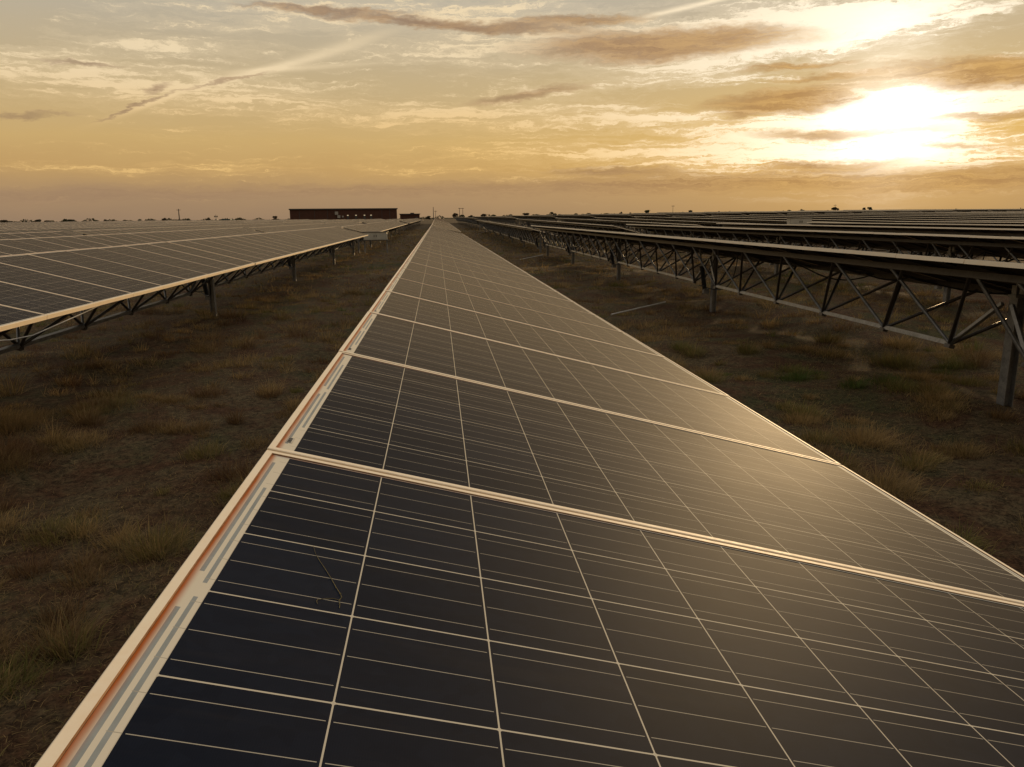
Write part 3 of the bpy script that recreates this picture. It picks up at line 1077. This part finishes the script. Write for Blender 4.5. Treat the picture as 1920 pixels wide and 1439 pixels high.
def tree(x, ytop, w, label, dist, kind, seed, name='bush', style='round'):
    rd = np.random.default_rng(seed)
    p = at(x, ytop, dist)
    g = gz(p.x, p.y)
    h = max(p.z - g, 0.8)
    W = w * dist / FPX / 2
    o = empty(name, (p.x, p.y, g), label, 'tree' if name == 'tree' else 'bush', 'trees and bushes along the horizon')
    lo = 0.42 if style == 'tree' else 0.12
    n = int(260 + 90 * min(W, 6))
    k = 7 if style == 'tree' else 5
    cen = np.stack([rd.uniform(-0.62, 0.62, k) * W, rd.uniform(-0.5, 0.5, k) * W, rd.uniform(lo + 0.15, 0.82, k) * h], 1)
    cen[0] = (0, 0, h * 0.80)
    rad = rd.uniform(0.28, 0.48, k)
    ci = rd.integers(0, k, n)
    d = rd.normal(size=(n, 3))
    d /= np.linalg.norm(d, axis=1)[:, None]
    rr = rd.uniform(0.35, 1.0, n) ** 0.5
    pos = cen[ci] + d * (rad[ci] * rr)[:, None] * np.array([W, W, (1 - lo) * h * 0.62])
    pos[:, 2] = np.clip(pos[:, 2], lo * h * 0.6, h)
    s = (0.10 + 0.12 * rd.random(n)) * max(0.5, min(W, h) ** 0.7)
    a1 = rd.normal(size=(n, 3)); a1 /= np.linalg.norm(a1, axis=1)[:, None]
    a2 = np.cross(a1, rd.normal(size=(n, 3))); a2 /= np.linalg.norm(a2, axis=1)[:, None]
    v = np.stack([pos - a1 * s[:, None], pos + a2 * s[:, None] * 0.7, pos + a1 * s[:, None], pos - a2 * s[:, None] * 0.7], 1).reshape(-1, 3)
    link('crown', np_mesh('crown', v, np.arange(4 * n).reshape(-1, 4)), M_LEAF[kind], o)
    mb = MB()
    mb.tube([(0, 0, -0.4), (0.05 * W, 0, h * 0.3), (0, 0, h * 0.6)], [0.05 * h, 0.04 * h, 0.02 * h], 7)
    for i in range(3 if style == 'tree' else 2):
        c = cen[i + 1]
        mb.tube([(0.02, 0, h * 0.28), (c[0] * 0.6, c[1] * 0.6, h * 0.5), tuple(c)], [0.03 * h, 0.022 * h, 0.008 * h], 6)
    mb.build('trunk', M_BARK, o)


LEFT = [(8, 413, 19), (46, 416.2, 9), (70, 412, 11), (90, 413.5, 14), (122, 411, 16), (137, 412, 13), (162, 414.5, 10), (179, 413.3, 8), (197, 411.8, 9), (234, 412.5, 10),
        (262, 411.5, 10), (283, 412.3, 8), (309, 409, 11), (353, 410.3, 10), (391, 408.5, 10), (513, 405.5, 13)]
MID = [(804, 405.5, 16), (853, 400, 13), (866, 403, 14), (884, 404, 13), (906, 401.5, 14), (925, 403, 14), (958, 402.5, 13), (983, 400, 19), (1010, 402.5, 16), (1034, 398, 20), (1050, 402, 11), (1080, 400.5, 16), (1104, 400, 10)]
RIGHT = [(1136, 400.3, 14), (1165, 397, 8), (1181, 399, 6), (1213, 393.8, 15), (1233, 400, 12), (1251, 398.8, 9), (1280, 398, 10), (1295, 394.5, 14), (1348, 396, 11), (1360, 397, 16), (1398, 396.5, 19), (1437, 398, 9),
         (1480, 393.8, 10), (1503, 392.8, 10), (1513, 396, 7), (1552, 394.5, 11), (1566, 387.5, 15), (1620, 388.8, 8), (1631, 388, 11), (1684, 395, 7), (1733, 394, 10), (1760, 393.5, 11), (1797, 395, 11), (1851, 393, 6)]
KN = ['dark', 'olive green', 'brownish']
sd = 100
for side_, lst in (('left', LEFT), ('middle', MID), ('right', RIGHT)):
    for i, (x_, y_, w_) in enumerate(lst):
        sd += 1
        kd = (i * 7 + sd) % 3
        if side_ == 'left':
            lab = '%s bush on the left horizon, %s from the left edge' % (KN[kd], ORD[i + 1])
        elif side_ == 'middle':
            lab = '%s bush on the horizon by the vanishing point, %s from left' % (KN[kd], ORD[i + 1])
        else:
            lab = '%s bush behind the right rows, %s along the horizon there' % (KN[kd], ORD[i + 1] if i + 1 < len(ORD) else 'last')
        st, nm = 'round', 'bush'
        if x_ in (1566, 1620, 1631, 1213, 1295):
            st, nm = 'tree', 'tree'
            lab = {1566: 'spreading tree leaning over low bushes under the bright sun, right horizon', 1620: 'small thin tree left in the pair below the sun', 1631: 'fuller tree right in the pair below the sun',
                   1213: 'dense round green tree standing highest on the middle right horizon', 1295: 'tree with ragged two-part crown right of the thin pole'}[x_]
        if i + 1 >= 23 and side_ == 'right':
            lab = ['small brown bush nearest the right edge of the horizon', 'low wide bush second from the right edge of the horizon'][1 if i + 1 == 23 else 0]
        tree(x_, y_, w_, lab, 520 if side_ != 'left' else 560, kd, sd, nm, st)

# far scrub along the horizon that reads as one band
rd = np.random.default_rng(77)
n = 9000
a_ = np.radians(rd.uniform(-33, 44, n))
d_ = rd.uniform(640, 760, n)
xs, ys_ = CAM.x + d_ * np.sin(a_), CAM.y + d_ * np.cos(a_)
lowf = 0.5 + 0.5 * np.sin(a_ * 61 + 1) * np.sin(a_ * 143 + 2) + 0.4 * np.sin(a_ * 311)
hh = np.clip(lowf, 0.15, 1.4) * 2.2
zs = GZ + rise(xs, ys_) + rd.random(n) * hh
s_ = rd.uniform(0.5, 1.0, n)[:, None]
c_ = np.stack([xs, ys_, zs], 1)
a1 = rd.normal(size=(n, 3)); a1 /= np.linalg.norm(a1, axis=1)[:, None]
a2 = np.cross(a1, rd.normal(size=(n, 3))); a2 /= np.linalg.norm(a2, axis=1)[:, None]
v = np.stack([c_ - a1 * s_, c_ + a2 * s_ * 0.7, c_ + a1 * s_, c_ - a2 * s_ * 0.7], 1).reshape(-1, 3)
tag(link('far_scrub', np_mesh('far_scrub', v, np.arange(4 * n).reshape(-1, 4)), M_LEAF[0]), 'thin dark band of scrub along the far horizon', 'scrub', kind='stuff')

# ------------------------------------------------------------------ grass
def grass_material():
    mt, t, b = new_mat('grass_blades')
    at_ = t.nodes.new('ShaderNodeAttribute')
    at_.attribute_name = 'blade_colour'
    t.links.new(at_.outputs['Color'], b.inputs['Base Color'])
    b.inputs['Roughness'].default_value = 0.75
    b.inputs['Specular IOR Level'].default_value = 0.2
    tr = t.nodes.new('ShaderNodeBsdfTranslucent')
    t.links.new(at_.outputs['Color'], tr.inputs[0])
    ms = t.nodes.new('ShaderNodeMixShader')
    ms.inputs[0].default_value = 0.40
    t.links.new(b.outputs[0], ms.inputs[1])
    t.links.new(tr.outputs[0], ms.inputs[2])
    t.links.new(ms.outputs[0], t.nodes['Material Output'].inputs[0])
    return mt


def smooth_noise(x, y, k, seed):
    r = np.random.default_rng(seed)
    z = 0
    for i in range(9):
        th, ph, f = r.uniform(0, 6.3), r.uniform(0, 6.3), k * r.uniform(0.5, 2.2)
        z = z + np.sin(f * (x * np.cos(th) + y * np.sin(th)) + ph)
    return z / 9 * 1.9


def scatter(x0, x1, y0, y1, n, r):
    """root points: matted cover plus tussocks"""
    nb = int(n * 0.50)
    x, y = r.uniform(x0, x1, nb), r.uniform(y0, y1, nb)
    nc = max(8, int((x1 - x0) * (y1 - y0) * 5.0))
    cx, cy = r.uniform(x0, x1, nc), r.uniform(y0, y1, nc)
    cs = r.gamma(2.0, 0.020, nc) + 0.025
    ch = r.gamma(2.2, 0.45, nc) * 0.7 + 0.30
    ci = r.choice(nc, n - nb, p=cs ** 1.5 / (cs ** 1.5).sum())
    xx, yy = cx[ci] + r.normal(size=n - nb) * cs[ci], cy[ci] + r.normal(size=n - nb) * cs[ci]
    typ = np.concatenate([np.full(nb, -1), ci])
    hs = np.concatenate([r.uniform(0.35, 1.0, nb) * 0.55, ch[ci] * r.uniform(0.5, 1.15, n - nb)])
    ctone = r.random(nc)
    tone = np.concatenate([r.random(nb), np.clip(ctone[ci] + r.normal(size=n - nb) * 0.1, 0, 1)])
    out = np.concatenate([np.zeros(nb), np.arctan2(yy - cy[ci], xx - cx[ci])])
    return np.concatenate([x, xx]), np.concatenate([y, yy]), hs, tone, typ, out


def grass():
    r = np.random.default_rng(11)
    V, C = [], []
    specs = [(-6.8, -0.55, 0.2, 7.0, 230000, 0.0030), (-9.5, -0.3, 7.0, 18.0, 110000, 0.0048), (-10.0, 0.3, 18.0, 48.0, 52000, 0.012),
             (0.75, 7.2, 2.2, 9.0, 190000, 0.0034), (0.5, 10.5, 9.0, 20.0, 100000, 0.0052), (0.3, 12.0, 20.0, 50.0, 52000, 0.012), (-8, 10, 48, 110, 40000, 0.03)]
    for (x0, x1, y0, y1, n, w) in specs:
        x, y, hs, tone, typ, out = scatter(x0, x1, y0, y1, n, r)
        keep = (smooth_noise(x, y, 1.6, 3) + r.normal(size=n) * 0.35 > -0.05) | (typ >= 0)
        x, y, hs, tone, typ, out = x[keep], y[keep], hs[keep], tone[keep], typ[keep], out[keep]
        n = len(x)
        z = ground_z(x, y) - 0.004
        th = np.where(typ < 0, r.uniform(0, 2 * np.pi, n), out + r.normal(size=n) * 0.7)
        flat = (r.random(n) < np.where(typ < 0, 0.93, 0.22))
        h = np.where(flat, 0.085, 0.080) * hs * (1 + 0.25 * r.normal(size=n)).clip(0.3, 1.8)
        lean = np.where(flat, r.uniform(2.2, 7.0, n), r.uniform(0.3, 1.6, n))
        hz_ = h / np.sqrt(1 + lean ** 2) * np.where(flat, 1.3, 1.25)
        lx, ly = np.cos(th) * lean * hz_, np.sin(th) * lean * hz_
        ww = w * r.uniform(0.6, 1.5, n)
        sx, sy = -np.sin(th + 0.6) * ww / 2, np.cos(th + 0.6) * ww / 2
        b0 = np.stack([x - sx, y - sy, z], 1); b1 = np.stack([x + sx, y + sy, z], 1)
        m0 = np.stack([x + lx * 0.38 - sx * 0.8, y + ly * 0.38 - sy * 0.8, z + hz_ * 0.62], 1)
        m1 = np.stack([x + lx * 0.38 + sx * 0.8, y + ly * 0.38 + sy * 0.8, z + hz_ * 0.62], 1)
        t0 = np.stack([x + lx - sx * 0.1, y + ly - sy * 0.1, z + hz_ * np.where(flat, 0.85, 1.0)], 1)
        t1 = np.stack([x + lx + sx * 0.1, y + ly + sy * 0.1, z + hz_ * np.where(flat, 0.85, 1.0)], 1)
        V.append(np.stack([b0, b1, m1, m0, m0, m1, t1, t0], 1).reshape(-1, 3))
        tone2 = (np.abs(np.sin(tone * 91.7)) * 0.6 + 0.4 * (smooth_noise(x, y, 2.4, 21) * 0.5 + 0.5)).clip(0, 1)
        patch = smooth_noise(x, y, 0.55, 8) * 0.5 + 0.5
        straw, olive, green, brown = (np.array(c) for c in ((0.44, 0.29, 0.115), (0.21, 0.180, 0.050), (0.09, 0.135, 0.028), (0.18, 0.095, 0.042)))
        q = np.clip(tone * 0.85 + patch * 0.40 - 0.18, 0, 1)[:, None]
        c = np.where(q < 0.30, brown + (straw * 0.7 - brown) * (q / 0.30), np.where(q < 0.62, straw * 0.7 + (straw - straw * 0.7) * ((q - 0.30) / 0.32), np.where(q < 0.82, straw * 0.6 + (olive - straw * 0.6) * ((q - 0.62) / 0.2), olive + (green - olive) * ((q - 0.82) / 0.18))))
        c = c * (r.uniform(0.7, 1.2, n) * (0.55 + 0.75 * tone2))[:, None]
        C.append(np.repeat(np.concatenate([c, np.ones((n, 1))], 1), 8, 0))
    V, C = np.concatenate(V), np.concatenate(C)
    me = np_mesh('dry_grass', V, np.arange(len(V)).reshape(-1, 4))
    a = me.attributes.new('blade_colour', 'FLOAT_COLOR', 'POINT')
    a.data.foreach_set('color', C.astype(np.float32).ravel())
    return me


tag(link('dry_grass', grass(), grass_material()), 'dry straw and olive grass tussocks on the ground between the rows', 'grass', kind='stuff')
